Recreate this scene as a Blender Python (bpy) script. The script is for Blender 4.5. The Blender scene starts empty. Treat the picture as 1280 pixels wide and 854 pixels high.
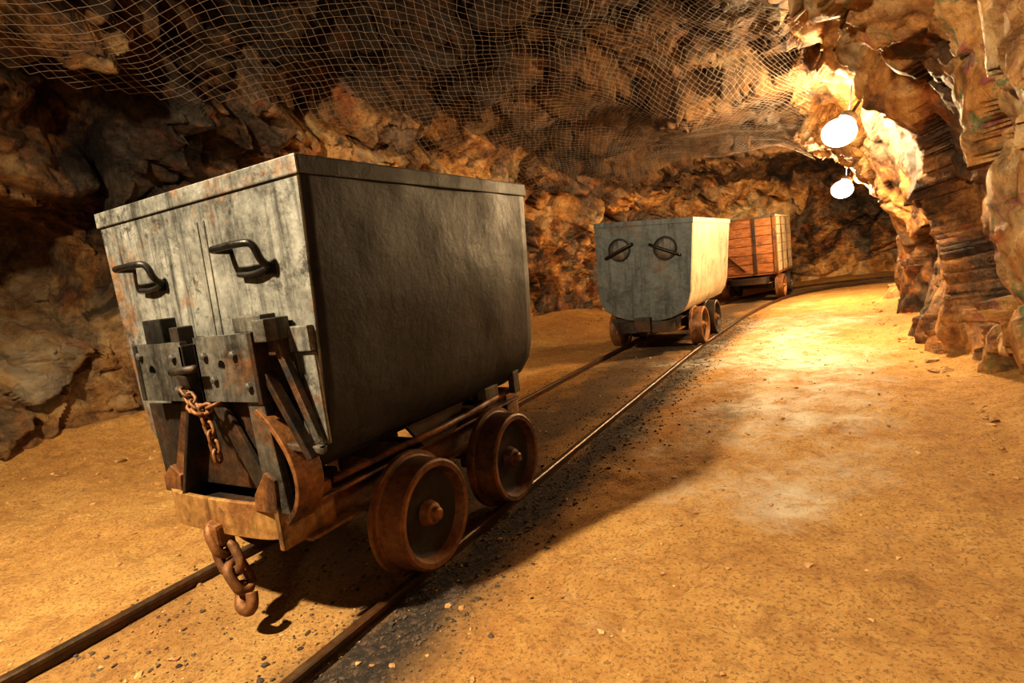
import bpy, bmesh, math, random
import numpy as np
from mathutils import Vector, Matrix, Euler
random.seed(7); np.random.seed(7)
sc=bpy.context.scene
try:
    sc.view_settings.view_transform='Standard'
    sc.view_settings.look='Medium High Contrast'
except Exception as e: print('LOOK',e)

# ---------------------------------------------------------------- numpy noise
MASK=0xffffffff
def hsh(i,j,k,s):
    n=(i*73856093)^(j*19349663)^(k*83492791)^(s*7919+1013)
    n&=MASK
    n=((n^(n>>16))*0x45d9f3b)&MASK
    n=((n^(n>>15))*0x45d9f3b)&MASK
    n=n^(n>>16)
    return n/4294967296.0
def vn(P,s=0):
    ip=np.floor(P).astype(np.int64); f=P-ip; f=f*f*(3-2*f)
    r=0
    for a in (0,1):
        for b in (0,1):
            for c in (0,1):
                w=(f[:,0] if a else 1-f[:,0])*(f[:,1] if b else 1-f[:,1])*(f[:,2] if c else 1-f[:,2])
                r=r+w*hsh(ip[:,0]+a,ip[:,1]+b,ip[:,2]+c,s)
    return r
def fbm(P,s=0,o=4):
    r=0;a=.5;t=0
    for i in range(o):
        r=r+a*vn(P*(2.03**i),s+i*17); t+=a; a*=.5
    return r/t
def voro(P,s):
    ip=np.floor(P).astype(np.int64); n=len(P)
    F1=np.full(n,1e9);F2=np.full(n,1e9);cp=np.zeros((n,3));ci=np.zeros((n,3),dtype=np.int64)
    for a in(-1,0,1):
        for b in(-1,0,1):
            for c in(-1,0,1):
                q=ip+np.array([a,b,c])
                pt=q+np.stack([hsh(q[:,0],q[:,1],q[:,2],s+k) for k in range(3)],1)
                d=np.sqrt(((P-pt)**2).sum(1))
                m=d<F1
                F2=np.where(m,F1,np.minimum(F2,d)); F1=np.where(m,d,F1)
                cp[m]=pt[m]; ci[m]=q[m]
    rs=[hsh(ci[:,0],ci[:,1],ci[:,2],s+10+k) for k in range(5)]
    return F1,F2,cp,rs
def facet(Q,s,A,B,C):
    F1,F2,cp,rs=voro(Q,s)
    g=np.stack([rs[1],rs[2],rs[3]],1)-.5
    v=(rs[0]-.5)*A+((Q-cp)*g).sum(1)*B-C*np.exp(-(F2-F1)/.09)
    return v,rs[4],F2-F1
def rock(P,sm,vs):
    """sm: 0 = blocky fractured rock, 1 = massive bulging rock; vs: vertical stretch of features"""
    P=P*np.stack([np.ones_like(vs),np.ones_like(vs),vs],1)
    W=np.stack([fbm(P*1.1,31,3),fbm(P*1.1,57,3),fbm(P*1.1,91,3)],1)-.5
    Pw=P+W*.6
    R=np.array(Matrix.Rotation(.6,3,'Y')@Matrix.Rotation(.4,3,'X'))
    Q=Pw@R.T*np.array([.85,.85,1.2])
    a,r1,e1=facet(Q*.8+5,3,.30,.70,.05)
    b,r2,e2=facet(Q*1.9+9,23,.12,.44,.04)
    c,r3,e3=facet(Q*5.0+2,43,.035,.16,.012)
    rid=1-np.abs(2*fbm(P*1.9,71,4)-1)*2
    k=1-sm*.55
    d=a*(1-sm*.35)+b*k+c*k+(fbm(P*9,77,4)-.5)*.045+(fbm(P*1.2,79,2)-.5)*(.25+.35*sm)+rid*(.05+.05*sm)
    return d, .45*r1+.3*r2+.25*r3, r2, np.minimum(e1,e2)

# ---------------------------------------------------------------- materials
def mat(name,rough=.8,metal=0.):
    m=bpy.data.materials.new(name); m.use_nodes=True
    nt=m.node_tree; b=nt.nodes['Principled BSDF']
    b.inputs['Roughness'].default_value=rough; b.inputs['Metallic'].default_value=metal
    return m,nt,b
def nd(nt,t,ins=None,**kw):
    n=nt.nodes.new(t)
    for k,v in kw.items(): setattr(n,k,v)
    for k,v in (ins or {}).items():
        if isinstance(v,bpy.types.NodeSocket): nt.links.new(v,n.inputs[k])
        else: n.inputs[k].default_value=v
    return n
def ramp(nt,fac,stops):
    n=nt.nodes.new('ShaderNodeValToRGB'); e=n.color_ramp.elements
    while len(e)<len(stops): e.new(.5)
    for i,(p,c) in enumerate(stops):
        e[i].position=p; e[i].color=(c[0],c[1],c[2],1) if hasattr(c,'__len__') else (c,c,c,1)
    nt.links.new(fac,n.inputs[0]); return n.outputs[0]
def noise(nt,co,scale,det=5,rough=.6,dist=0):
    return nd(nt,'ShaderNodeTexNoise',{'Vector':co,'Scale':scale,'Detail':det,'Roughness':rough,'Distortion':dist}).outputs['Fac']
def shift(nt,co,v): return nd(nt,'ShaderNodeVectorMath',{0:co,1:v},operation='ADD').outputs[0]
def mix(nt,f,a,b,bt='MIX'):
    n=nt.nodes.new('ShaderNodeMix'); n.data_type='RGBA'; n.blend_type=bt
    for i,v in ((0,f),(6,a),(7,b)):
        if isinstance(v,bpy.types.NodeSocket): nt.links.new(v,n.inputs[i])
        elif i==0: n.inputs[i].default_value=v
        else: n.inputs[i].default_value=(v[0],v[1],v[2],1)
    return n.outputs[2]
def mth(nt,op,a,b=0.):
    n=nt.nodes.new('ShaderNodeMath'); n.operation=op
    for i,v in ((0,a),(1,b)):
        if isinstance(v,bpy.types.NodeSocket): nt.links.new(v,n.inputs[i])
        else: n.inputs[i].default_value=v
    return n.outputs[0]
def bump(nt,b,h,strength=.5,dist=.02,prev=None):
    n=nd(nt,'ShaderNodeBump',{'Height':h,'Strength':strength,'Distance':dist})
    if prev is not None: nt.links.new(prev,n.inputs['Normal'])
    nt.links.new(n.outputs[0],b.inputs['Normal']); return n.outputs[0]

def rock_mat(name,tint=(1,1,1),v0=1.0,v1=1.0,paint=0.,grey=.55,black=.82,y0=2.8,y1=5.0):
    m,nt,b=mat(name,.62)
    co=nd(nt,'ShaderNodeTexCoord').outputs['Object']
    at=nd(nt,'ShaderNodeAttribute',attribute_name='rk'); sp=nd(nt,'ShaderNodeSeparateColor',{0:at.outputs['Color']})
    n1=noise(nt,co,1.3,9,.68,.7); n2=noise(nt,co,10,9,.75,.3)
    f=mth(nt,'ADD',mth(nt,'MULTIPLY',n1,1.25),mth(nt,'ADD',mth(nt,'MULTIPLY',n2,.60),mth(nt,'MULTIPLY',sp.outputs[0],.50)))
    f=mth(nt,'SUBTRACT',f,.67)
    c=ramp(nt,f,[(.20,(.012,.008,.005)),(.36,(.085,.042,.019)),(.46,(.26,.125,.043)),(.57,(.46,.255,.09)),(.70,(.60,.41,.20)),(.86,(.62,.53,.38))])
    g=ramp(nt,noise(nt,co,1.8,6,.65,1.),[(.45,0.),(.57,1.)])
    c=mix(nt,mth(nt,'MULTIPLY',g,grey),c,ramp(nt,n2,[(.35,(.035,.032,.028)),(.65,(.25,.225,.19))]))
    rr=ramp(nt,noise(nt,shift(nt,co,(7,3,1)),2.2,5,.65,1.2),[(.60,0.),(.68,1.)])
    c=mix(nt,mth(nt,'MULTIPLY',rr,.55),c,(.36,.095,.022))
    bl=ramp(nt,noise(nt,shift(nt,co,(3,13,5)),1.5,7,.7,1.0),[(.51,0.),(.62,1.)])
    c=mix(nt,mth(nt,'MULTIPLY',bl,black),c,(.020,.014,.010))
    if paint>0:
        near=nd(nt,'ShaderNodeMapRange',{0:nd(nt,'ShaderNodeSeparateXYZ',{0:co}).outputs[1],1:3.6,2:4.8,3:1.,4:0.}).outputs[0]
        p1=mth(nt,'MULTIPLY',near,ramp(nt,noise(nt,shift(nt,co,(17,31,11)),3.6,4,.6,2.),[(.59,0.),(.63,1.)]))
        c=mix(nt,mth(nt,'MULTIPLY',p1,paint),c,(.26,.06,.15))
        p2=mth(nt,'MULTIPLY',near,ramp(nt,noise(nt,shift(nt,co,(37,51,21)),3.6,4,.6,2.),[(.60,0.),(.64,1.)]))
        c=mix(nt,mth(nt,'MULTIPLY',p2,paint),c,(.05,.22,.12))
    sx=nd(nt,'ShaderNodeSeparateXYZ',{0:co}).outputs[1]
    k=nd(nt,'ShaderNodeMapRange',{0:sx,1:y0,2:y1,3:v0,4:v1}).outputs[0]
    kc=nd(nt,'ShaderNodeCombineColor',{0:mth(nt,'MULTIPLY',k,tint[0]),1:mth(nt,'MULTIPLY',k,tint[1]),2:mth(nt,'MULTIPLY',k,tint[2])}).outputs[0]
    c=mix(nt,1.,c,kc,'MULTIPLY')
    nt.links.new(c,b.inputs['Base Color'])
    nt.links.new(ramp(nt,n2,[(.35,.40),(.6,.8)]),b.inputs['Roughness'])
    wv=nd(nt,'ShaderNodeVectorMath',{0:co,1:nd(nt,'ShaderNodeTexNoise',{'Vector':co,'Scale':2.5,'Detail':4.}).outputs['Color']},operation='ADD').outputs[0]
    v1_=nd(nt,'ShaderNodeTexVoronoi',{'Vector':wv,'Scale':3.5},feature='F1',distance='CHEBYCHEV').outputs['Distance']
    v2_=nd(nt,'ShaderNodeTexVoronoi',{'Vector':wv,'Scale':11.},feature='F1',distance='CHEBYCHEV').outputs['Distance']
    pr=bump(nt,b,v1_,.65,.10)
    pr=bump(nt,b,v2_,.55,.045,pr)
    pr=bump(nt,b,noise(nt,co,6.,10,.75,.5),1.,.08,pr)
    bump(nt,b,noise(nt,co,42,6,.75),.8,.014,pr)
    return m
M_wl=rock_mat('rock_left',(1,.95,.88),.70,1.6,0.,.6,.85)  # far stretch brightened in the colour, in place of lamp light reaching it
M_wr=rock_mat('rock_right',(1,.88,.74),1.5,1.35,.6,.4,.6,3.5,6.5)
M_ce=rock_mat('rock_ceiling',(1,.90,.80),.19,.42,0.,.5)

def floor_mat():
    m,nt,b=mat('dirt_floor',.85)
    co=nd(nt,'ShaderNodeTexCoord').outputs['Object']
    at=nd(nt,'ShaderNodeAttribute',attribute_name='rk'); sp=nd(nt,'ShaderNodeSeparateColor',{0:at.outputs['Color']})
    f=mth(nt,'ADD',mth(nt,'MULTIPLY',noise(nt,co,1.3,8,.65,.4),.5),mth(nt,'MULTIPLY',noise(nt,co,16,9,.8),.5))
    c=ramp(nt,f,[(.3,(.30,.140,.032)),(.43,(.54,.275,.075)),(.56,(.71,.41,.13)),(.72,(.80,.55,.24))])
    spk=ramp(nt,noise(nt,co,85,4,.7),[(.40,1.),(.47,0.)])
    c=mix(nt,mth(nt,'MULTIPLY',spk,.6),c,(.14,.065,.02))
    sp2=ramp(nt,noise(nt,co,6.5,8,.8,.8),[(.52,0.),(.62,1.)])
    c=mix(nt,mth(nt,'MULTIPLY',sp2,.5),c,(.30,.135,.036))
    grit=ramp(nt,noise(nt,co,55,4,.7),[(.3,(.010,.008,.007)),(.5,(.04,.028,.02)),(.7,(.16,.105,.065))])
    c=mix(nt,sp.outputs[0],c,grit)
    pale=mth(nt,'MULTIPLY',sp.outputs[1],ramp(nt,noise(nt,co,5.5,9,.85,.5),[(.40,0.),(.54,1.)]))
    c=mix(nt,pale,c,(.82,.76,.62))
    nt.links.new(c,b.inputs['Base Color'])
    nt.links.new(ramp(nt,pale,[(0.,.85),(1.,.45)]),b.inputs['Roughness'])
    pr=bump(nt,b,noise(nt,co,9,9,.75),.9,.045)
    bump(nt,b,noise(nt,co,75,5,.8),.9,.012,pr)
    return m
M_fl=floor_mat()

def metal_mat(name,dark,light,rust,rustamt=.6,metal=.35,rough=.5,stain=.45,spec=.5):
    m,nt,b=mat(name,rough,metal)
    b.inputs['Specular IOR Level'].default_value=spec
    co=nd(nt,'ShaderNodeTexCoord').outputs['Object']
    n1=noise(nt,co,4,9,.75,.3); n2=noise(nt,co,40,6,.7)
    f=mth(nt,'ADD',mth(nt,'MULTIPLY',n1,.7),mth(nt,'MULTIPLY',n2,.3))
    c=ramp(nt,f,[(.36,dark),(.62,light)])
    st=nd(nt,'ShaderNodeMapping',{'Vector':co,'Scale':(14,14,1.2)}).outputs[0]
    s=ramp(nt,noise(nt,st,2.,6,.7),[(.48,0.),(.66,1.)])
    c=mix(nt,mth(nt,'MULTIPLY',s,stain),c,tuple(x*.4 for x in dark))
    bt=ramp(nt,noise(nt,shift(nt,co,(5,5,5)),5.,10,.82,.2),[(.54,0.),(.62,1.)])
    c=mix(nt,mth(nt,'MULTIPLY',bt,stain),c,tuple(x*.25 for x in dark))
    r=ramp(nt,noise(nt,co,3.2,10,.75,.4),[(1.-rustamt*.55-.12,0.),(1.-rustamt*.55,1.)])
    rc=ramp(nt,n2,[(.3,tuple(x*.35 for x in rust)),(.7,rust)])
    c=mix(nt,r,c,rc)
    nt.links.new(c,b.inputs['Base Color'])
    nt.links.new(ramp(nt,f,[(.3,max(.1,rough-.15)),(.7,rough+.2)]),b.inputs['Roughness'])
    pr=bump(nt,b,noise(nt,co,3.,3,.5),.4,.03)
    pr=bump(nt,b,n1,.3,.014,pr)
    bump(nt,b,n2,.35,.004,pr)
    return m
M_tub=metal_mat('worn_grey_steel',(.045,.046,.043),(.24,.24,.215),(.24,.115,.045),.62,.3,.5,.85)
M_side=metal_mat('shaded_grey_steel',(.006,.007,.009),(.030,.034,.040),(.040,.024,.015),.55,.05,.5,.6,.28)  # tub sides: grey steel with the shade of the unlit side in its colour
M_tub2=metal_mat('blue_grey_steel',(.035,.043,.045),(.135,.155,.155),(.18,.09,.035),.58,.3,.5,.6)
M_pale=metal_mat('pale_dusty_steel',(.30,.245,.155),(.56,.47,.31),(.30,.16,.07),.62,.1,.6,.55)
M_rust=metal_mat('rusty_iron',(.032,.017,.012),(.14,.062,.026),(.27,.12,.04),.82,.35,.55,.75)
M_ochre=metal_mat('ochre_dusty_iron',(.11,.052,.02),(.42,.24,.075),(.22,.085,.025),.7,.2,.6,.7)
M_dark=metal_mat('dark_iron',(.010,.009,.008),(.045,.035,.027),(.10,.045,.018),.7,.4,.5)
M_plate=metal_mat('plate_iron',(.022,.022,.021),(.15,.142,.12),(.20,.09,.03),.64,.4,.5,.75)
M_rail=metal_mat('rail_steel',(.04,.028,.019),(.13,.085,.05),(.16,.075,.03),.75,.5,.4)
M_black=metal_mat('black_iron',(.008,.008,.008),(.025,.023,.020),(.05,.03,.018),.5,.4,.4)
def wood_mat(name,a,c2):
    m,nt,b=mat(name,.7)
    co=nd(nt,'ShaderNodeTexCoord').outputs['Object']
    st=nd(nt,'ShaderNodeMapping',{'Vector':co,'Scale':(3,3,18)}).outputs[0]
    n=noise(nt,st,2.5,8,.7,.5)
    c=ramp(nt,n,[(.3,a),(.7,c2)])
    bt=ramp(nt,noise(nt,co,5.,8,.75),[(.5,0.),(.62,1.)])
    c=mix(nt,mth(nt,'MULTIPLY',bt,.6),c,tuple(x*.5 for x in a))
    nt.links.new(c,b.inputs['Base Color']); bump(nt,b,n,.5,.01); return m
M_wood=wood_mat('weathered_planks',(.08,.026,.010),(.36,.14,.038))
M_tie=wood_mat('old_tie_wood',(.04,.025,.015),(.16,.10,.05))
m,nt,b=mat('galvanised_wire',.6,.2); b.inputs['Base Color'].default_value=(.26,.20,.155,1); M_wire=m
m,nt,b=mat('lamp_glass',.3)
b.inputs['Base Color'].default_value=(1,.9,.7,1); b.inputs['Emission Color'].default_value=(1,.70,.37,1); b.inputs['Emission Strength'].default_value=590; M_lamp=m
def gravel_mat(name,a,c2):
    m,nt,b=mat(name,.8)
    co=nd(nt,'ShaderNodeTexCoord').outputs['Object']
    nt.links.new(ramp(nt,noise(nt,co,11,4,.7),[(.35,a),(.65,c2)]),b.inputs['Base Color'])
    bump(nt,b,noise(nt,co,80,3,.6),.5,.005); return m
M_gd=gravel_mat('dark_gravel',(.018,.014,.011),(.10,.065,.04))
M_gp=gravel_mat('ochre_pebbles',(.20,.09,.03),(.55,.34,.14))

# ---------------------------------------------------------------- mesh helpers
def mkobj(name,me,material,parent=None,smooth=False):
    o=bpy.data.objects.new(name,me); sc.collection.objects.link(o)
    if material: me.materials.append(material)
    if parent: o.parent=parent
    if smooth:
        for p in me.polygons: p.use_smooth=True
    return o
def pyobj(name,V,F,material,parent=None,smooth=False):
    me=bpy.data.meshes.new(name); me.from_pydata([tuple(v) for v in V],[],[tuple(f) for f in F]); me.update()
    return mkobj(name,me,material,parent,smooth)
def gridobj(name,P,material,attr=None,flip=False):
    ns,nt_=P.shape[:2]
    idx=np.arange(ns*nt_).reshape(ns,nt_)
    q=np.stack([idx[:-1,:-1],idx[1:,:-1],idx[1:,1:],idx[:-1,1:]],-1).reshape(-1,4)
    if flip: q=q[:,::-1]
    me=bpy.data.meshes.new(name)
    me.vertices.add(ns*nt_); me.vertices.foreach_set('co',P.reshape(-1).astype(np.float32))
    me.loops.add(q.size); me.loops.foreach_set('vertex_index',q.reshape(-1).astype(np.int32))
    me.polygons.add(len(q)); me.polygons.foreach_set('loop_start',np.arange(0,q.size,4,dtype=np.int32))
    me.update(calc_edges=True); me.validate()
    me.polygons.foreach_set('use_smooth',np.ones(len(me.polygons),dtype=bool))
    if attr is not None:
        a=me.color_attributes.new('rk','FLOAT_COLOR','POINT')
        a.data.foreach_set('color',np.concatenate([attr.reshape(-1,3),np.ones((ns*nt_,1))],1).reshape(-1).astype(np.float32))
    return mkobj(name,me,material)
def finish(bm,name,material,parent,bev=0,smooth=False):
    if bev>0:
        bmesh.ops.bevel(bm,geom=bm.edges[:],offset=bev,segments=2,affect='EDGES',profile=.6)
    bmesh.ops.recalc_face_normals(bm,faces=bm.faces)
    me=bpy.data.meshes.new(name); bm.to_mesh(me); bm.free()
    return mkobj(name,me,material,parent,smooth)
def box(name,c,s,material,parent,rot=(0,0,0),bev=.004):
    bm=bmesh.new(); bmesh.ops.create_cube(bm,size=1)
    bmesh.ops.scale(bm,vec=s,verts=bm.verts)
    bmesh.ops.transform(bm,matrix=Matrix.Translation(c)@Euler(rot).to_matrix().to_4x4(),verts=bm.verts)
    return finish(bm,name,material,parent,bev)
def prismY(name,pts,y0,y1,material,parent,bev=.003):
    bm=bmesh.new()
    a=[bm.verts.new((x,y0,z)) for x,z in pts]; b=[bm.verts.new((x,y1,z)) for x,z in pts]
    bm.faces.new(a); bm.faces.new(b[::-1]); n=len(pts)
    for i in range(n): bm.faces.new((a[i],a[(i+1)%n],b[(i+1)%n],b[i]))
    return finish(bm,name,material,parent,bev)
def prismX(name,pts,x0,x1,material,parent,bev=.003):
    bm=bmesh.new()
    a=[bm.verts.new((x0,y,z)) for y,z in pts]; b=[bm.verts.new((x1,y,z)) for y,z in pts]
    bm.faces.new(a); bm.faces.new(b[::-1]); n=len(pts)
    for i in range(n): bm.faces.new((a[i],a[(i+1)%n],b[(i+1)%n],b[i]))
    return finish(bm,name,material,parent,bev)
def tubeVF(pts,r,seg=8,closed=False,flat=None):
    P=[Vector(p) for p in pts]; n=len(P); V=[];F=[]
    up=None
    for i,p in enumerate(P):
        if closed: t=(P[(i+1)%n]-P[i-1]).normalized()
        else: t=(P[min(i+1,n-1)]-P[max(i-1,0)]).normalized()
        if up is None:
            up=Vector((0,0,1)) if abs(t.z)<.9 else Vector((1,0,0))
            up=(up-t*up.dot(t)).normalized()
        else: up=(up-t*up.dot(t)).normalized()
        sd=t.cross(up)
        for k in range(seg):
            a=2*math.pi*k/seg
            V.append(p+up*math.cos(a)*r+sd*math.sin(a)*r)
    m=n if closed else n-1
    for i in range(m):
        for k in range(seg):
            j=(i+1)%n
            F.append((i*seg+k,i*seg+(k+1)%seg,j*seg+(k+1)%seg,j*seg+k))
    if not closed:
        F.append(tuple(range(seg))[::-1]); F.append(tuple((n-1)*seg+k for k in range(seg)))
    return V,F
def smoothpts(pts,it=2):
    P=[Vector(p) for p in pts]
    for _ in range(it):
        Q=[P[0]]
        for i in range(len(P)-1):
            Q+= [P[i]*.75+P[i+1]*.25,P[i]*.25+P[i+1]*.75]
        Q.append(P[-1]); P=Q
    return P
def rod(name,pts,r,material,parent,seg=8,closed=False,sm=0):
    if sm: pts=smoothpts(pts,sm)
    V,F=tubeVF(pts,r,seg,closed); return pyobj(name,V,F,material,parent,True)
def strip(name,path,w,th,material,parent,plane='xz',y=0):
    P=[Vector((p[0],p[1])) for p in path]; V=[];F=[];n=len(P)
    for i,p in enumerate(P):
        t=(P[min(i+1,n-1)]-P[max(i-1,0)]).normalized(); nn=Vector((-t.y,t.x))*th/2
        for a,bb in((p+nn,-w/2),(p+nn,w/2),(p-nn,w/2),(p-nn,-w/2)):
            V.append((a.x,y+bb,a.y) if plane=='xz' else (a.x,a.y,y+bb))
    for i in range(n-1):
        for k in range(4): F.append((i*4+k,i*4+(k+1)%4,(i+1)*4+(k+1)%4,(i+1)*4+k))
    F.append((3,2,1,0)); F.append(tuple((n-1)*4+k for k in range(4)))
    o=pyobj(name,V,F,material,parent)
    bv=o.modifiers.new('b','BEVEL'); bv.width=.003; bv.segments=2; bv.limit_method='ANGLE'
    return o
def linkpts(c,L,W,ax,wx,n=20):
    c=Vector(c);ax=Vector(ax).normalized();wx=Vector(wx); wx=(wx-ax*wx.dot(ax)).normalized()
    out=[];s=(L-W)/2
    for k in range(n):
        a=2*math.pi*k/n
        out.append(c+ax*(math.cos(a)*W/2+(s if math.cos(a)>0 else -s))+wx*math.sin(a)*W/2)
    return out
def chain(name,path,L,W,r,material,parent):
    P=[Vector(p) for p in path]; V=[];F=[]
    seg=[(P[i+1]-P[i]).length for i in range(len(P)-1)]; tot=sum(seg); pitch=L-2*r*1.15; n=int(tot/pitch)
    for k in range(n+1):
        d=min(k*pitch,tot-1e-5); i=0
        while d>seg[i] and i<len(seg)-1: d-=seg[i]; i+=1
        t=(P[i+1]-P[i]).normalized(); c=P[i]+t*d
        w=Vector((1,.35,0)) if k%2 else Vector((-.35,1,0))
        if abs(t.dot(w.normalized()))>.9: w=Vector((0,0,1))
        v,f=tubeVF(linkpts(c,L,W,t,w),r,8,True); o=len(V); V+=v; F+=[tuple(x+o for x in q) for q in f]
    return pyobj(name,V,F,material,parent,True)
def lathe(name,prof,c,material,parent,seg=48,sgn=1):
    V=[];F=[];n=len(prof)
    for k in range(seg):
        a=2*math.pi*k/seg
        for x,r in prof: V.append((c[0]+sgn*x,c[1]+r*math.cos(a),c[2]+r*math.sin(a)))
    for k in range(seg):
        j=(k+1)%seg
        for i in range(n-1): F.append((k*n+i,j*n+i,j*n+i+1,k*n+i+1))
    o=pyobj(name,V,F,material,parent,True)
    bm=bmesh.new(); bm.from_mesh(o.data); bmesh.ops.remove_doubles(bm,verts=bm.verts,dist=1e-5); bmesh.ops.recalc_face_normals(bm,faces=bm.faces); bm.to_mesh(o.data); bm.free()
    e=o.modifiers.new('e','EDGE_SPLIT'); e.split_angle=math.radians(35)
    return o
def empty(name,loc=(0,0,0),rot=(0,0,0)):
    e=bpy.data.objects.new(name,None); sc.collection.objects.link(e); e.location=loc; e.rotation_euler=rot; return e

# ---------------------------------------------------------------- tunnel
def I(x,xs,ys): return np.interp(x,xs,ys)
S_C=9.0; RC=3.2
XLS,XLV=[-4,0,1.6,2.5,5,9],[-5.0,-5.1,-4.95,-4.7,-4.35,-4.0]
XRS,XRV=[-4,0,2,3.3,6,9],[1.35,1.25,1.05,.92,.76,.64]
def section(s):
    s=np.asarray(s,float); q=np.minimum(s,S_C)
    xl=I(q,XLS,XLV); xr=I(q,XRS,XRV)
    H=I(s,[-4,0,2,4,6,9,17],[3.4,3.4,3.2,2.9,2.65,2.42,2.4])
    xc=(xl+xr)/2; hw=(xr-xl)/2
    xc9=(XLV[-1]+XRV[-1])/2; ph=np.clip((s-S_C)/RC,0,math.pi/2); ex=np.maximum(s-S_C-RC*math.pi/2,0)
    cx=np.where(s<S_C,xc,xc9+RC-RC*np.cos(ph)+ex)
    cy=np.where(s<S_C,s,S_C+RC*np.sin(ph))
    return cx,cy,np.cos(ph),-np.sin(ph),hw,H
nexp=2.5
aa=np.linspace(0,math.pi,2000)
uu=-np.sign(np.cos(aa))*np.abs(np.cos(aa))**(2/nexp); vv=np.abs(np.sin(aa))**(2/nexp)
uu=np.concatenate([[-1.0],uu,[1.0]]); vv=np.concatenate([[-.12],vv,[-.12]])
al=np.concatenate([[0],np.cumsum(np.hypot(np.diff(uu)*2.7,np.diff(vv)*2.8))]); TOT=al[-1]; al/=TOT
def arch(s,t):
    cx,cy,rx,ry,hw,H=section(s)
    u=np.interp(t,al,uu); v=np.interp(t,al,vv)
    e=.004
    du=(np.interp(t+e,al,uu)-np.interp(t-e,al,uu))*hw; dv=(np.interp(t+e,al,vv)-np.interp(t-e,al,vv))*H
    l=np.hypot(du,dv)+1e-9; nu=dv/l; nv=-du/l
    P=np.stack([cx+rx*u*hw,cy+ry*u*hw,v*H],-1)
    N=np.stack([rx*nu,ry*nu,nv],-1)
    return P,N
svals=np.concatenate([np.arange(-4,.2,.14),np.arange(.2,5,.016),np.arange(5,10,.028),np.arange(10,17.6,.06)])
NT=500
tvals=np.linspace(0,1,NT)
Sg,Tg=np.meshgrid(svals,tvals,indexing='ij')
P0,N0=arch(Sg,Tg)
smo=np.interp(Tg,[0,.08,.14,.6,.72,1],[.6,.4,.0,.1,.8,.9])
vst=np.interp(Tg,[0,.62,.74,1],[1.,1.,.6,.55])
d,rc,r2,eg=rock(P0.reshape(-1,3),smo.ravel(),vst.ravel())
D=d.reshape(Sg.shape)
wt=np.interp(Tg,[0,.1,.17,.3,.42,.6,.8,1],[.7,.85,1.3,1.35,.8,.7,.9,.85])
D=D*wt
wob=(fbm(P0.reshape(-1,3)*2.2,501,4).reshape(Sg.shape)-.5)
for (bx,by,bz),rad,amp in [((-4.85,1.95,1.45),.36,-.80),((-4.7,2.0,2.0),.30,.30),((-4.4,2.1,2.3),.30,-.50),((-4.6,2.9,1.25),.35,.22),((-4.3,3.5,1.9),.30,-.35),
        ((-4.4,2.8,.5),.5,.15),
        ((.80,4.55,1.9),.20,-.30),((.85,4.35,1.45),.20,-.32),((.9,4.2,1.0),.18,-.28),((.9,4.1,.55),.16,-.2),((.85,5.4,1.3),.40,.14),((.95,3.3,1.2),.50,.16),((1.0,3.3,.35),.35,.12),
        ((.1,4.5,2.35),.38,-.40),((.2,3.4,2.5),.35,.20),((-2.5,3.2,3.0),.4,-.2),((.7,8.3,.5),.4,.18)]:
    rr_=np.sqrt(((P0-np.array([bx,by,bz]))**2).sum(-1))*(1+1.1*wob)/rad
    D=D+amp*np.exp(-rr_**3*.6)
PR=P0+N0*D[...,None]
AT=np.stack([rc.reshape(Sg.shape),eg.reshape(Sg.shape),r2.reshape(Sg.shape)],-1)
tl=int(NT*.33); tr=int(NT*.66)
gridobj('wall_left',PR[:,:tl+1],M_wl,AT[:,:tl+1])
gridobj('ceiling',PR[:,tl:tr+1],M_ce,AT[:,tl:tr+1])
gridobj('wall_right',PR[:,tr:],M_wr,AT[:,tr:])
def cap(name,i,mt):
    c=PR[i].mean(0); c[2]=1.2
    rr=np.linspace(0,1,40)[:,None,None]
    G=c+(PR[i][None]-c)*rr
    gridobj(name,G,mt,np.tile(AT[i][None],(40,1,1)))
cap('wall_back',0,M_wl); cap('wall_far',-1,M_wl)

# floor ------------------------------------------------------
TX=-1.70; GA=.42
track_pts=[(-6,TX),(-2,TX),(0,TX),(4,TX),(6,TX+.02),(8,-1.58),(9.5,-1.42),(10.6,-1.18),(11.5,-.72),(12.1,-.02),(12.35,.9),(12.4,2.2),(12.4,4.5)]
def catmull(P,n=14):
    P=[Vector(p) for p in P]; out=[]
    for i in range(len(P)-1):
        p0=P[max(i-1,0)];p1=P[i];p2=P[i+1];p3=P[min(i+2,len(P)-1)]
        for k in range(n):
            t=k/n
            out.append(.5*((2*p1)+(p2-p0)*t+(2*p0-5*p1+4*p2-p3)*t*t+(3*p1-p0-3*p2+p3)*t**3))
    out.append(P[-1]); return out
TR=[Vector((p.y,p.x)) for p in catmull(track_pts)]
TRn=np.array([(p.x,p.y) for p in TR])
def track_off(x,y):
    best=np.full(x.shape,1e9);sg=np.zeros(x.shape)
    for i in range(0,len(TRn)-1,3):
        a=TRn[i];b=TRn[min(i+3,len(TRn)-1)]; ab=b-a; l2=(ab**2).sum()
        t=np.clip(((x-a[0])*ab[0]+(y-a[1])*ab[1])/l2,0,1)
        dx=x-a[0]-t*ab[0]; dy=y-a[1]-t*ab[1]; dd=np.hypot(dx,dy)
        cr=dx*ab[1]-dy*ab[0]; m=dd<best
        best=np.where(m,dd,best); sg=np.where(m,np.sign(cr)*dd,sg)
    return sg
xs=np.concatenate([np.arange(-7,-5.5,.15),np.arange(-5.5,1.4,.024),np.arange(1.4,9,.15)])
ys=np.concatenate([np.arange(-4.5,.4,.14),np.arange(.4,5,.02),np.arange(5,9,.035),np.arange(9,16,.08)])
X,Y=np.meshgrid(xs,ys,indexing='ij')
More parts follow.
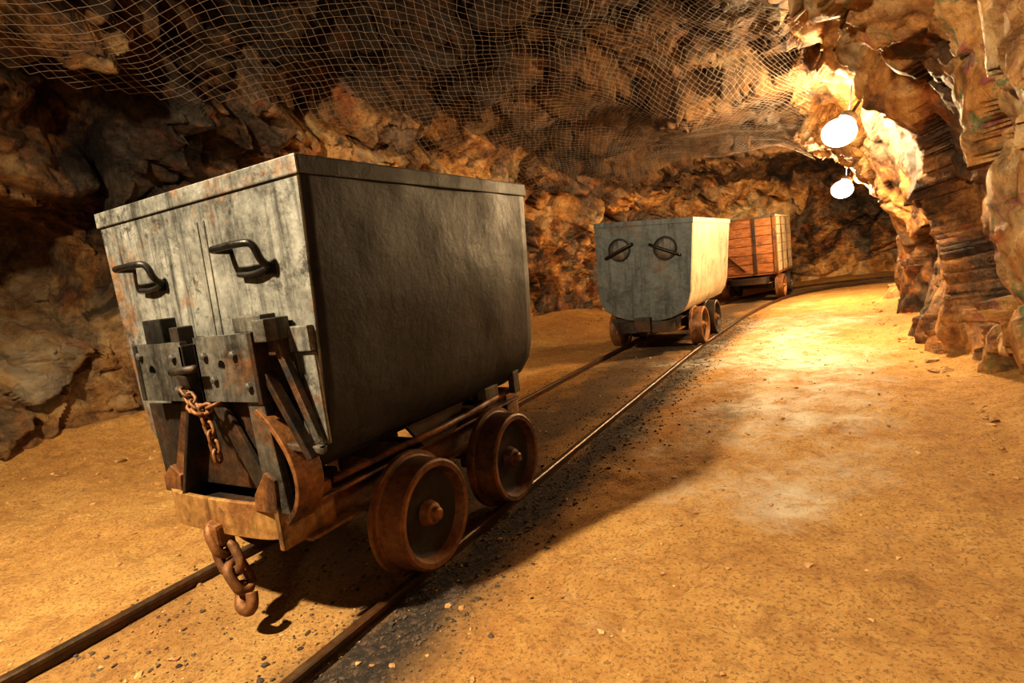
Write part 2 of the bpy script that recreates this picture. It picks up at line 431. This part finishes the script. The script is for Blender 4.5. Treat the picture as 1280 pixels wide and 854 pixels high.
def floor_z(X,Y):
    sh=X.shape; p=np.stack([X.ravel(),Y.ravel(),np.zeros(X.size)],1)
    z=(fbm(p*.8,201,3)-.5)*.10+(fbm(p*4,211,4)-.5)*.05+(fbm(p*16,221,3)-.5)*.022
    z=z.reshape(sh)
    off=track_off(X,Y); k=np.clip((np.abs(off)-.5)/.5,0,1); k=k*k*(3-2*k)
    z=z*(.22+.78*k)-.012*(1-k)
    q=np.clip(Y,-4,9); cl=I(q,XLS,XLV); cr=I(q,XRS,XRV)
    m=Y<9.5
    a=np.clip((cl+1.1-X)/1.1,0,1)*m; b=np.clip((X-cr+.45)/.45,0,1)*m
    z=z+.24*a*a+.10*b*b
    return z,off
Z,OFF=floor_z(X,Y)
pp=np.stack([X.ravel(),Y.ravel(),np.zeros(X.size)],1)
nz=fbm(pp*2.2,301,5).reshape(X.shape); nz2=fbm(pp*9,311,4).reshape(X.shape)
w=(nz-.5)*.9+(nz2-.5)*.5
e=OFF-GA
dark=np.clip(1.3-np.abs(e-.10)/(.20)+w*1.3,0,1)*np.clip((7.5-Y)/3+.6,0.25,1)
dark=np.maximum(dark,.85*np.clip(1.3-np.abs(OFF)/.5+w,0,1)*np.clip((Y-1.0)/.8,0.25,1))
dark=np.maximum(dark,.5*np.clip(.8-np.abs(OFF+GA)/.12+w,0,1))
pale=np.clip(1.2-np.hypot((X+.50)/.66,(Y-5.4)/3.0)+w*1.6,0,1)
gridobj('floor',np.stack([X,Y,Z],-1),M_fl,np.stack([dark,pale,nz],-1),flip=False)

# stones ----------------------------------------------------
def stones(name,n,sampler,smin,smax,material):
    bm=bmesh.new(); bmesh.ops.create_icosphere(bm,subdivisions=1,radius=1)
    bv=np.array([v.co[:] for v in bm.verts]); bf=np.array([[v.index for v in f.verts] for f in bm.faces]); bm.free()
    xy=sampler(n); z,_=floor_z(xy[:,0][None],xy[:,1][None]); z=z[0]
    V=[];F=[]
    for i in range(n):
        s=smin+(smax-smin)*random.random()**4
        v=bv*(1+.28*np.random.randn(len(bv),1))*np.array([random.uniform(.7,1.3),random.uniform(.7,1.3),random.uniform(.4,.8)])*s
        a=random.random()*6.28; c,sn=math.cos(a),math.sin(a)
        v=np.stack([v[:,0]*c-v[:,1]*sn,v[:,0]*sn+v[:,1]*c,v[:,2]],1)+np.array([xy[i,0],xy[i,1],z[i]+s*.15])
        F.append(bf+len(bv)*i); V.append(v)
    V=np.concatenate(V);F=np.concatenate(F)
    return pyobj(name,V.tolist(),F.tolist(),material)
def samp_dark(n):
    y=.3+8*np.random.rand(n)**1.5; x=TX+GA+.10+np.random.randn(n)*.12
    k=np.random.rand(n)<.3; x=np.where(k,TX+np.random.uniform(-.6,.42,n),x)
    return np.stack([x,y],1)
def samp_all(n):
    y=.3+9*np.random.rand(n)**1.6; x=np.random.uniform(-4.1,.35,n); return np.stack([x,y],1)
def samp_wall(n):
    y=1+8*np.random.rand(n); L=np.random.rand(n)<.6
    xr=I(y,XRS,XRV); xl=I(y,XLS,XLV)
    return np.stack([np.where(L,xl+.45+np.abs(np.random.randn(n))*.2,xr-.3-np.abs(np.random.randn(n))*.10),y],1)
stones('track_ballast_gravel',7500,samp_dark,.003,.010,M_gd)
stones('scattered_pebbles',4200,samp_all,.002,.012,M_gp)
stones('fallen_rock_rubble',200,samp_wall,.012,.04,M_gp)

# ---------------------------------------------------------------- track
trk=empty('railway_track')
def rail(name,off):
    h_=.0155
    prof=[(-.03,-.045),(.03,-.045),(.03,-.038),(.006,-.03),(.006,.007),(h_,.013),(h_,.026),(.011,.031),(-.011,.031),(-h_,.026),(-h_,.013),(-.006,.007),(-.006,-.03),(-.03,-.038)]
    V=[];F=[];n=len(prof);m=len(TR)
    for i,p in enumerate(TR):
        t=(TR[min(i+1,m-1)]-TR[max(i-1,0)]).normalized(); r=Vector((t.y,-t.x))
        for a,z in prof:
            q=p+r*(off+a); V.append((q.x,q.y,z))
    for i in range(m-1):
        for k in range(n): F.append((i*n+k,i*n+(k+1)%n,(i+1)*n+(k+1)%n,(i+1)*n+k))
    return pyobj(name,V,F,M_rail,trk)
rail('rail_left',-GA); rail('rail_right',GA)
yy=-3.6; k=0
while yy<11.2:
    i=min(range(len(TR)),key=lambda j:abs(TR[j].y-yy)); p=TR[i]; t=(TR[min(i+1,len(TR)-1)]-TR[i-1]).normalized()
    box('tie_%d'%k,(p.x,yy,-.055),(1.1,.13,.07),M_tie,trk,(0,0,math.atan2(t.y,t.x)-math.pi/2+random.uniform(-.02,.02)),.008)
    yy+=.62; k+=1

# ---------------------------------------------------------------- mine carts
def tub(par,W,Lf,Lb,ztop,matF,matS,taper=.03,dz=0.,ywo=0.):
    h=W/2
    half=[(h,ztop),(h-taper*.5,.95),(h-taper,.68+dz*.6),(h-taper-.02,.60+dz*.8),(h-taper-.07,.53+dz),(h-taper-.17,.475+dz),(h-.32,.44+dz),(0,.435+dz)]
    pr=[Vector(p) for p in half]+[Vector((-x,z)) for x,z in half[::-1][1:]]
    R=[]
    for i in range(len(pr)-1):
        n=max(1,int((pr[i+1]-pr[i]).length/.03))
        for k in range(n): R.append(pr[i].lerp(pr[i+1],k/n))
    R.append(pr[-1])
    ny=36; V=[];F=[];m=len(R)
    J,Iq=np.meshgrid(np.arange(ny+1),np.arange(m),indexing='ij')
    q=np.stack([np.array([R[i].x*3 for i in Iq.ravel()])+ywo,(Lf+(Lb-Lf)*J.ravel()/ny)*3,np.array([R[i].y*3 for i in Iq.ravel()])],1)
    dn=(fbm(q,5,2)-.5)*.03
    for j in range(ny+1):
        y=Lf+(Lb-Lf)*j/ny
        for i,p in enumerate(R):
            dd=dn[j*m+i]*min(1,4*j/ny,4*(ny-j)/ny)
            V.append((p.x+(dd if p.x>0 else -dd),y,p.y))
    for j in range(ny):
        for i in range(m-1): F.append((j*m+i,j*m+i+1,(j+1)*m+i+1,(j+1)*m+i))
    o=pyobj('tub_shell',V,F,matS,par,True)
    sd=o.modifiers.new('s','SOLIDIFY'); sd.thickness=.008; sd.offset=0
    poly=[(p.x*1.006,p.y) for p in pr]
    prismY('front_plate',poly,Lf-.010,Lf+.004,matF,par,.002)
    prismY('rear_plate',poly,Lb-.004,Lb+.010,matF,par,.002)
    box('rim_front',(0,Lf-.010,ztop-.022),(W+.02,.014,.05),matF,par)
    box('rim_rear',(0,Lb+.010,ztop-.022),(W+.02,.014,.05),matF,par)
    box('rim_right',(h+.003,(Lf+Lb)/2,ztop-.022),(.014,Lb-Lf+.03,.05),matS,par)
    box('rim_left',(-h-.003,(Lf+Lb)/2,ztop-.022),(.014,Lb-Lf+.03,.05),matS,par)
def wheels(par,ysl,r=.185,g=GA,zr=.031,mats=None):
    mats=mats or (M_rust,M_dark)
    prof=[(.014,.05),(.010,.128),(.022,.146),(.052,.156),(.060,.160),(.062,r-.008),(.056,r),(-.032,r+.004),(-.038,r+.010),(-.040,r+.024),(-.056,r+.026),(-.060,r+.018),(-.060,.15),(-.02,.14),(-.02,.05),(-.07,.045),(-.07,0)]
    for n,yw in enumerate(ysl):
        for sg,nm in((1,'right'),(-1,'left')):
            lathe('wheel_%s_%d'%(nm,n+1),prof,(sg*g,yw,r+zr),mats[n],par,56,sg)
            lathe('wheel_web_%s_%d'%(nm,n+1),[(.0155,.03),(.0165,.062),(.0140,.130),(.025,.148),(.053,.1585)],(sg*(g+.001),yw,r+zr),M_black,par,48,sg)
            lathe('hub_%s_%d'%(nm,n+1),[(.072,0),(.072,.014),(.066,.022),(.050,.026),(.046,.036),(.014,.048)],(sg*g,yw,r+zr),M_rust,par,24,sg)
        rod('axle_%d'%(n+1),[(-g,yw,r+zr),(g,yw,r+zr)],.024,M_dark,par,14)
        for sg in(1,-1): box('axle_box_%d_%d'%(n,sg),(sg*.27,yw,r+zr+.02),(.09,.13,.12),M_dark,par,(0,0,0),.01)
def chassis(par,Lf,Lb,z=.34):
    for sg,nm in((1,'right'),(-1,'left')):
        x=sg*.27
        box('frame_beam_web_'+nm,(x,(Lf+Lb)/2,z),(.012,Lb-Lf,.10),M_rust,par)
        box('frame_beam_top_'+nm,(x+sg*.025,(Lf+Lb)/2,z+.05),(.062,Lb-Lf,.012),M_rust,par)
        box('frame_beam_bottom_'+nm,(x+sg*.025,(Lf+Lb)/2,z-.05),(.062,Lb-Lf,.012),M_ochre,par)
    for k,f in enumerate((.12,.5,.88)):
        box('cross_member_%d'%k,(0,Lf+(Lb-Lf)*f,z),(.54,.06,.08),M_dark,par)
def bumper(par,yf,dirn=1,z=.365,m=None):
    pts=[(-.295,yf+dirn*.17),(-.295,yf+dirn*.07),(-.27,yf+dirn*.03),(-.2,yf+dirn*.008),(0,yf),(.2,yf+dirn*.008),(.27,yf+dirn*.03),(.295,yf+dirn*.07),(.295,yf+dirn*.17)]
    strip('bumper_band_%s'%('front' if dirn>0 else 'rear'),[(p.x,p.y) for p in smoothpts([(a,b2,0) for a,b2 in pts],2)],.11,.016,m or M_ochre,par,'xy',z)
    prismY('bumper_core_%s'%('f' if dirn>0 else 'r'),[(-.27,z-.045),(.27,z-.045),(.27,z+.03),(-.27,z+.03)],min(yf+dirn*.05,yf+dirn*.16),max(yf+dirn*.05,yf+dirn*.16),M_dark,par)

# --- foreground cart
c1=empty('mine_cart',(-1.70,1.675,0))
tub(c1,1.0,-.605,.60,1.355,M_tub,M_side,.045)
yf=-.615
chassis(c1,-.62,.66); bumper(c1,-.70,1); bumper(c1,.75,-1)
wheels(c1,(-.235,.325),mats=(M_rust,M_rust))
for nm,hx in(('left',-.255),('right',.265)):
    rod('handle_'+nm,[(hx-.085,yf+.01,1.15),(hx-.085,yf-.055,1.152),(hx-.07,yf-.065,1.154),(hx+.065,yf-.065,1.156),(hx+.085,yf-.05,1.15),(hx+.085,yf-.035,1.10),(hx+.078,yf+.005,1.085)],.0105,M_black,c1,10,sm=2)
    box('handle_pad_'+nm,(hx+.075,yf-.002,1.08),(.04,.012,.03),M_black,c1)
    rod('handle_low_'+nm,[(hx+.078,yf-.012,1.085),(hx+.02,yf-.016,1.072),(hx-.05,yf-.012,1.078)],.008,M_black,c1,8,sm=2)
for k,x in enumerate((.045,.078)): box('seam_rib_%d'%k,(x,yf+.000,1.08),(.004,.006,.34),M_plate,c1,(0,.02,0),.001)
box('side_bracket',(.425,yf-.012,.885),(.09,.022,.07),M_tub,c1)
box('corner_strap',(.432,yf-.006,.72),(.075,.012,.26),M_tub,c1)
yp=-.70
def holed_plate(name,x0,x1,z0,z1,y0,y1,hx,hz,hr,m,par):
    bm=bmesh.new(); n=24; o=[];i_=[]
    for s in(y0,y1):
        ro=[];ri=[]
        for k in range(n):
            a=2*math.pi*k/n; dx,dz=math.cos(a),math.sin(a)
            tx=((x1-hx)/dx if dx>1e-6 else (x0-hx)/dx if dx<-1e-6 else 1e9); tz=((z1-hz)/dz if dz>1e-6 else (z0-hz)/dz if dz<-1e-6 else 1e9)
            t=min(tx,tz); ro.append(bm.verts.new((hx+dx*t,s,hz+dz*t))); ri.append(bm.verts.new((hx+dx*hr,s,hz+dz*hr)))
        o.append(ro);i_.append(ri)
    for ro in o:
        for cx,cz in((x0,z0),(x0,z1),(x1,z0),(x1,z1)):
            v=min(ro,key=lambda q:(q.co.x-cx)**2+(q.co.z-cz)**2); v.co.x=cx; v.co.z=cz
    for k in range(n):
        j=(k+1)%n
        bm.faces.new((o[0][k],o[0][j],i_[0][j],i_[0][k])); bm.faces.new((o[1][k],i_[1][k],i_[1][j],o[1][j]))
        bm.faces.new((o[0][k],o[1][k],o[1][j],o[0][j])); bm.faces.new((i_[0][k],i_[0][j],i_[1][j],i_[1][k]))
    return finish(bm,name,m,par)
holed_plate('coupling_plate_left',-.27,-.015,.725,.905,yp,yp+.022,-.19,.82,.018,M_plate,c1)
holed_plate('coupling_plate_right',.055,.315,.725,.915,yp,yp+.022,.17,.83,.016,M_plate,c1)
box('plate_return_right',(.325,yp+.045,.82),(.02,.11,.20),M_dark,c1)
box('plate_return_left',(-.262,yp+.045,.815),(.02,.10,.18),M_dark,c1)
box('plate_inner_left',(-.02,yp+.045,.81),(.018,.09,.17),M_dark,c1)
box('plate_inner_right',(.06,yp+.045,.81),(.018,.09,.18),M_dark,c1)
box('latch_block_left',(-.155,yp+.03,.942),(.10,.05,.075),M_black,c1)
box('latch_lug_left',(-.045,yp+.03,.90),(.045,.05,.10),M_dark,c1)
box('latch_block_right',(.305,yp+.03,.94),(.12,.05,.045),M_plate,c1)
box('latch_ear_right',(.375,yp+.045,.90),(.03,.06,.10),M_dark,c1)
for k,(x,z) in enumerate(((.10,.86),(.235,.86),(.13,.79),(-.24,.87),(-.06,.76),(-.06,.86),(.28,.77))):
    o=lathe('bolt_%d'%k,[(0,.013),(.010,.012),(.013,.007),(.014,0)],(0,0,0),M_plate,c1,6)
    o.rotation_euler=(0,0,-math.pi/2); o.location=(x,yp,z)
rod('coupling_pin',[(-.03,yp-.03,.82),(.10,yp-.035,.83)],.012,M_dark,c1,10)
box('pin_head',(.02,yp-.01,.80),(.05,.05,.05),M_dark,c1,(.3,.2,.1),.012)
def bar(name,a,b_,w,t,m,par,yw=None):
    a=Vector(a);b_=Vector(b_);d_=b_-a; L=d_.length
    bm=bmesh.new(); bmesh.ops.create_cube(bm,size=1); bmesh.ops.scale(bm,vec=(w,t,L),verts=bm.verts)
    q=d_.to_track_quat('Z','Y'); bmesh.ops.transform(bm,matrix=Matrix.Translation((a+b_)/2)@q.to_matrix().to_4x4(),verts=bm.verts)
    return finish(bm,name,m,par,.004)
prismY('a_frame_leg_left',[(-.11,.73),(-.03,.73),(-.17,.40),(-.27,.40)],yp+.03,yp+.05,M_rust,c1)
prismY('a_frame_leg_left_flange',[(-.035,.73),(-.02,.73),(-.155,.40),(-.17,.40)],yp+.0,yp+.09,M_dark,c1)
prismY('a_frame_gusset',[(-.01,.74),(.30,.74),(.33,.45),(.20,.42),(.04,.60)],yp+.04,yp+.06,M_dark,c1)
prismY('a_frame_leg_right',[(.24,.73),(.31,.73),(.34,.40),(.25,.40)],yp+.01,yp+.035,M_plate,c1)
prismY('a_frame_diagonal',[(.05,.73),(.11,.73),(.30,.42),(.24,.40)],yp+.015,yp+.03,M_dark,c1)
prismY('inner_bulkhead',[(-.2,.60),(.2,.60),(.26,.38),(-.26,.38)],yp+.12,yp+.14,M_black,c1)
prismY('lower_plate',[(-.36,.70),(.36,.70),(.34,.44),(-.34,.44)],yf-.03,yf-.018,M_dark,c1)
strip('rocker_arc',[(p.x,p.z) for p in smoothpts([(.28,0,.70),(.33,0,.66),(.385,0,.58),(.405,0,.50),(.385,0,.43),(.33,0,.375)],2)],.09,.016,M_rust,c1,'xz',yp+.045)
prismY('rocker_web',[(.28,.68),(.33,.64),(.375,.57),(.39,.50),(.37,.43),(.32,.39),(.30,.5)],yp+.05,yp+.062,M_dark,c1)
bar('tilt_bar_1',(.365,yp+.035,.92),(.455,yp+.06,.60),.03,.02,M_plate,c1)
bar('tilt_bar_2',(.33,yp+.025,.80),(.44,yp+.04,.56),.035,.02,M_dark,c1)
bar('tilt_bar_3',(.36,yp+.02,.60),(.455,yp+.07,.575),.03,.02,M_plate,c1)
box('bearing_cap',(.37,yp+.03,.92),(.05,.08,.06),M_plate,c1)
for sg in(1,-1):
    box('tub_saddle_front_%d'%sg,(sg*.24,-.50,.415),(.08,.10,.07),M_dark,c1)
    box('tub_saddle_rear_%d'%sg,(sg*.24,.50,.415),(.08,.10,.07),M_dark,c1)
    prismX('side_hanger_%d'%sg,[(-.1,.40),(.1,.40),(.18,.5),(-.18,.5)],sg*.34-.008,sg*.34+.008,M_dark,c1)
box('side_stop_1',(.39,.30,.505),(.04,.10,.05),M_plate,c1)
box('side_stop_2',(.39,.52,.50),(.03,.05,.10),M_plate,c1)
rod('tie_rod',[(.31,-.5,.43),(.36,.0,.44),(.36,.55,.46)],.014,M_rust,c1,8)
chain('small_chain_a',[(.02,yp-.028,.76),(.05,yp-.032,.735),(.09,yp-.03,.70),(.11,yp-.03,.63),(.12,yp-.03,.56)],.040,.026,.0052,M_rust,c1)
chain('small_chain_b',[(.13,yp-.02,.72),(.085,yp-.04,.705),(.03,yp-.035,.73)],.040,.026,.0052,M_rust,c1)
box('drawbar_shackle',(.0,-.70,.31),(.07,.06,.07),M_rust,c1,(0,0,0),.012)
chain('drag_chain',[(.0,-.70,.29),(.03,-.70,.22),(.055,-.69,.16)],.10,.066,.015,M_rust,c1)
rod('drag_hook',[(.05,-.69,.15),(.05,-.70,.11),(.07,-.72,.085),(.11,-.72,.08),(.135,-.72,.105),(.125,-.71,.14)],.018,M_rust,c1,10,sm=2)
prismY('bumper_cheek_left',[(-.29,.41),(-.20,.41),(-.19,.47),(-.24,.50),(-.29,.46)],yp+.02,yp+.06,M_rust,c1)
prismY('bumper_cheek_right',[(.20,.40),(.30,.40),(.31,.50),(.27,.52),(.21,.45)],yp-.0,yp+.03,M_rust,c1)
box('bumper_side_plate',(.292,-.60,.36),(.02,.2,.14),M_ochre,c1)

# --- middle cart
c2=empty('mine_cart',(-1.70,6.4,0),(0,0,math.radians(-1)))
t2=empty('tub',(0,0,0),(0,math.radians(4.5),0)); t2.parent=c2; t2.location=(-.04,0,.0)
tub(t2,.95,-.9,.9,1.31,M_tub2,M_pale,.02,-.09,3.)
chassis(c2,-.85,.85,.28); bumper(c2,-.93,1,.28,M_dark); bumper(c2,.93,-1,.28,M_dark); wheels(c2,(-.45,.15),mats=(M_rust,M_dark))
for sx,rt in((-1,.45),(1,-.35)):
    V,F=tubeVF([(sx*.225+.105*math.cos(a),-.914,1.04+.105*math.sin(a)) for a in np.linspace(0,2*math.pi,32,endpoint=False)],.009,8,True)
    pyobj('lid_ring_%d'%sx,V,F,M_black,t2,True)
    o=lathe('lid_disc_%d'%sx,[(0,.10),(.004,.095),(.008,.05),(.009,0)],(0,0,0),M_plate,t2,32)
    o.rotation_euler=(0,0,-math.pi/2); o.location=(sx*.225,-.910,1.04)
    a=Vector((math.cos(rt),0,math.sin(rt)))*.155; c=Vector((sx*.225,-.93,1.03))
    rod('lid_bar_%d'%sx,[c-a,c-a*.6+Vector((0,-.02,0)),c+a*.6+Vector((0,-.02,0)),c+a],.014,M_black,t2,8,sm=1)
box('latch_rivet_1',(-.03,-.915,.86),(.02,.010,.02),M_plate,t2)
prismY('end_frame',[(-.3,.24),(.3,.24),(.36,.37),(-.36,.37)],-.86,-.83,M_dark,c2)
box('coupling_block',(0,-.95,.31),(.16,.06,.14),M_dark,c2)

# --- wooden cart
c3=empty('wooden_mine_cart',(-1.29,10.75,0),(0,0,math.radians(-4)))
W=.86
for k in range(6):
    z=.46+.147*k+.07
    for y_,n in((-.72,'front'),(.72,'rear')): box('plank_%s_%d'%(n,k),(0,y_,z),(W,.04,.14),M_wood,c3)
    for x_,n in((-.42,'left'),(.42,'right')): box('plank_%s_%d'%(n,k),(x_,0,z),(.035,1.44,.14),M_wood if n=='left' else M_pale,c3)
box('box_floor',(0,0,.44),(W,1.45,.04),M_wood,c3)
for x in(-.42,.12,.42): box('front_strap_%.2f'%x,(x,-.748,.90),(.045,.014,.90),M_dark if abs(x)<.4 else M_rust,c3)
for x in(-.44,.44):
    for y in(-.73,.73): box('corner_iron_%.1f_%.1f'%(x,y),(x,y,.90),(.02,.06,.92),M_rust,c3)
for y in(-.25,.25): box('side_strap_%.2f'%y,(.445,y,.9),(.014,.05,.9),M_rust,c3)
bar('front_brace_l',(-.38,-.76,.84),(-.04,-.76,.50),.035,.015,M_dark,c3)
for y_ in(-.74,.74): box('top_iron_%.1f'%y_,(0,y_,1.335),(.9,.05,.03),M_plate,c3)
for x_ in(-.43,.43): box('top_iron_side_%.1f'%x_,(x_,0,1.335),(.05,1.5,.03),M_pale,c3)
chassis(c3,-.78,.78); bumper(c3,-.85,1,.34,M_dark); wheels(c3,(-.42,.3))

# ---------------------------------------------------------------- netting
def boxblur(A,n,ax):
    out=np.zeros_like(A)
    for k in range(-n,n+1): out+=np.roll(A,k,axis=ax)
    return out/(2*n+1)
def maxf(A,n,ax):
    out=A.copy()
    for k in range(-n,n+1): out=np.maximum(out,np.roll(A,k,axis=ax))
    return out
Dm=maxf(maxf(D,14,0),12,1); Ds=boxblur(boxblur(Dm,20,0),18,1); Ds=boxblur(boxblur(Ds,14,0),12,1)
def net_point(s,t):
    i=np.clip(np.searchsorted(svals,s)-1,0,len(svals)-2); fs=(s-svals[i])/(svals[i+1]-svals[i])
    tt=t*(NT-1); j=np.clip(tt.astype(int),0,NT-2); ft=tt-j
    d_=(Ds[i,j]*(1-fs)+Ds[i+1,j]*fs)*(1-ft)+(Ds[i,j+1]*(1-fs)+Ds[i+1,j+1]*fs)*ft
    P,N=arch(s,t)
    q=np.stack([s,t*TOT,s*0],1)
    d_=d_-.05+.12*fbm(q*1.5,401,3)
    return P+N*d_[:,None]
ds=.050; dt=.034/TOT
ni=int((9.0-.7)/ds); nj=int((.69-.235)/dt)
ii,jj=np.meshgrid(np.arange(ni),np.arange(nj),indexing='ij')
ok=((ii+jj)%2==0)
sN=.7+ii*ds; tN=.235+jj*dt
q=np.stack([sN.ravel(),tN.ravel()*TOT,np.zeros(sN.size)],1)
wob=(np.stack([fbm(q*2.5,411,3),fbm(q*2.5,421,3)],1)-.5)*.11
wob2=(np.stack([vn(q*18,431),vn(q*18,441)],1)-.5)*.018
Pn=net_point(sN.ravel()+wob[:,0]+wob2[:,0],tN.ravel()+(wob[:,1]+wob2[:,1])/TOT).reshape(ni,nj,3)
lo=.275+.05*(fbm(np.stack([sN[:,0]*.8,sN[:,0]*0,sN[:,0]*0],1),451,3)-.5)+np.interp(sN[:,0],[1,2.2,4,6.5,8],[-.005,.025,.03,.025,.0])
keep=ok&(tN>lo[:,None])
E=[]
for di,dj in((1,1),(1,-1)):
    if dj==1: m_=keep[:-1,:-1]&keep[1:,1:]; A=Pn[:-1,:-1][m_];Bq=Pn[1:,1:][m_]
    else: m_=keep[:-1,1:]&keep[1:,:-1]; A=Pn[:-1,1:][m_];Bq=Pn[1:,:-1][m_]
    E.append((A,Bq))
A=np.concatenate([e_[0] for e_ in E]);Bq=np.concatenate([e_[1] for e_ in E])
dd=Bq-A; dd/=np.linalg.norm(dd,axis=1)[:,None]+1e-9
u1=np.cross(dd,np.array([.3,.2,.9])); u1/=np.linalg.norm(u1,axis=1)[:,None]; u2=np.cross(dd,u1)
r=.0016; V=[];n=len(A)
for base in(A,Bq):
    for k in range(3):
        a=2*math.pi*k/3; V.append(base+(u1*math.cos(a)+u2*math.sin(a))*r)
V=np.stack(V,1).reshape(-1,3)
b0=np.arange(n)*6
Fq=np.concatenate([np.stack([b0+k,b0+(k+1)%3,b0+3+(k+1)%3,b0+3+k],1) for k in range(3)])
me=bpy.data.meshes.new('wire_mesh_netting')
me.vertices.add(len(V)); me.vertices.foreach_set('co',V.reshape(-1).astype(np.float32))
me.loops.add(Fq.size); me.loops.foreach_set('vertex_index',Fq.reshape(-1).astype(np.int32))
me.polygons.add(len(Fq)); me.polygons.foreach_set('loop_start',np.arange(0,Fq.size,4,dtype=np.int32))
me.update(calc_edges=True)
mkobj('wire_mesh_netting',me,M_wire)

# ---------------------------------------------------------------- lamps
PRf=PR.reshape(-1,3)
def nearest(p,zmin=-9):
    d2=((PRf-np.array(p))**2).sum(1)+np.where(PRf[:,2]<zmin,100,0); return Vector(PRf[d2.argmin()])
def wlamp(loc,r):
    """bulkhead lamp: glass globe in a drum housing, bracketed to the rock"""
    L=Vector(loc); q=nearest((loc[0]+.25,loc[1]+.15,loc[2]+.35),loc[2]+.05)
    e=empty('wall_lamp',L); v=q-L; dn=v.normalized(); rot=dn.to_track_quat('X','Z')
    bm=bmesh.new(); bmesh.ops.create_uvsphere(bm,u_segments=20,v_segments=12,radius=r); bmesh.ops.scale(bm,vec=(1.1,1.1,.95),verts=bm.verts)
    finish(bm,'glass_globe',M_lamp,e,0,True)
    o=lathe('lamp_housing',[(r*.95,r*.55),(r*1.0,r*.62),(r*1.35,r*.60),(r*1.55,r*.35),(r*1.6,0)],(0,0,0),M_dark,e,24)
    o.rotation_mode='QUATERNION'; o.rotation_quaternion=rot
    rod('lamp_bracket',[dn*r*1.5,v*1.15],.014,M_dark,e,8)
    rod('lamp_cable',[dn*r*1.45,dn*r*1.7+Vector((-.03,-.1,.02)),v*.7+Vector((-.02,-.3,.22)),v+Vector((.05,-.45,.32))],.007,M_black,e,8,sm=3)
    return e
wlamp((.01,5.8,1.80),.12)
wlamp((.02,9.2,1.52),.12)
tg=nearest((-3.83,2.17,2.65))
rb=empty('rock_bolt',tg)
nrm=(Vector((-1.9,2.0,1.2))-tg).normalized(); qd=nrm.to_track_quat('X','Z')
for nm,pf,mm in(('washer_plate',[(.03,.09),(.045,.085),(.05,.04),(.035,.03),(.03,0)],M_rust),('bolt_end',[(.0,.02),(.11,.018),(.115,0)],M_dark)):
    o=lathe(nm,pf,(0,0,0),mm,rb,24); o.rotation_mode='QUATERNION'; o.rotation_quaternion=qd

# ---------------------------------------------------------------- lights
def plight(name,loc,pw,col,rad,aim=None,size=140,blend=.7):
    l=bpy.data.lights.new(name,'SPOT' if aim else 'POINT'); l.energy=pw; l.color=col; l.shadow_soft_size=rad
    o=bpy.data.objects.new(name,l); o.location=loc; sc.collection.objects.link(o)
    if aim:
        l.spot_size=math.radians(size); l.spot_blend=blend
        o.rotation_euler=(Vector(aim)-Vector(loc)).to_track_quat('-Z','Y').to_euler()
plight('fill_light',(-1.85,-.45,2.75),1120,(1,.80,.53),.07,(-1.5,2.3,.0),142,.8)
plight('fill_light',(.3,-2.2,1.9),60,(1,.78,.50),.25)  # added fill behind the camera, no lamp there; softens the shade
w=bpy.data.worlds.new('world'); sc.world=w; w.use_nodes=True
w.node_tree.nodes['Background'].inputs[0].default_value=(.02,.015,.01,1)

# ---------------------------------------------------------------- camera
cam=bpy.data.cameras.new('camera'); co=bpy.data.objects.new('camera',cam); sc.collection.objects.link(co); sc.camera=co
cam.lens=719/1280*36; cam.sensor_width=36; cam.sensor_fit='HORIZONTAL'; cam.clip_start=.02
z=Vector((.504,-.855,.124)).normalized(); x=Vector((.863,.491,-.121)); x=(x-z*x.dot(z)).normalized(); y=z.cross(x)
co.matrix_world=Matrix(((x.x,y.x,z.x,0),(x.y,y.y,z.y,0),(x.z,y.z,z.z,1.0),(0,0,0,1)))
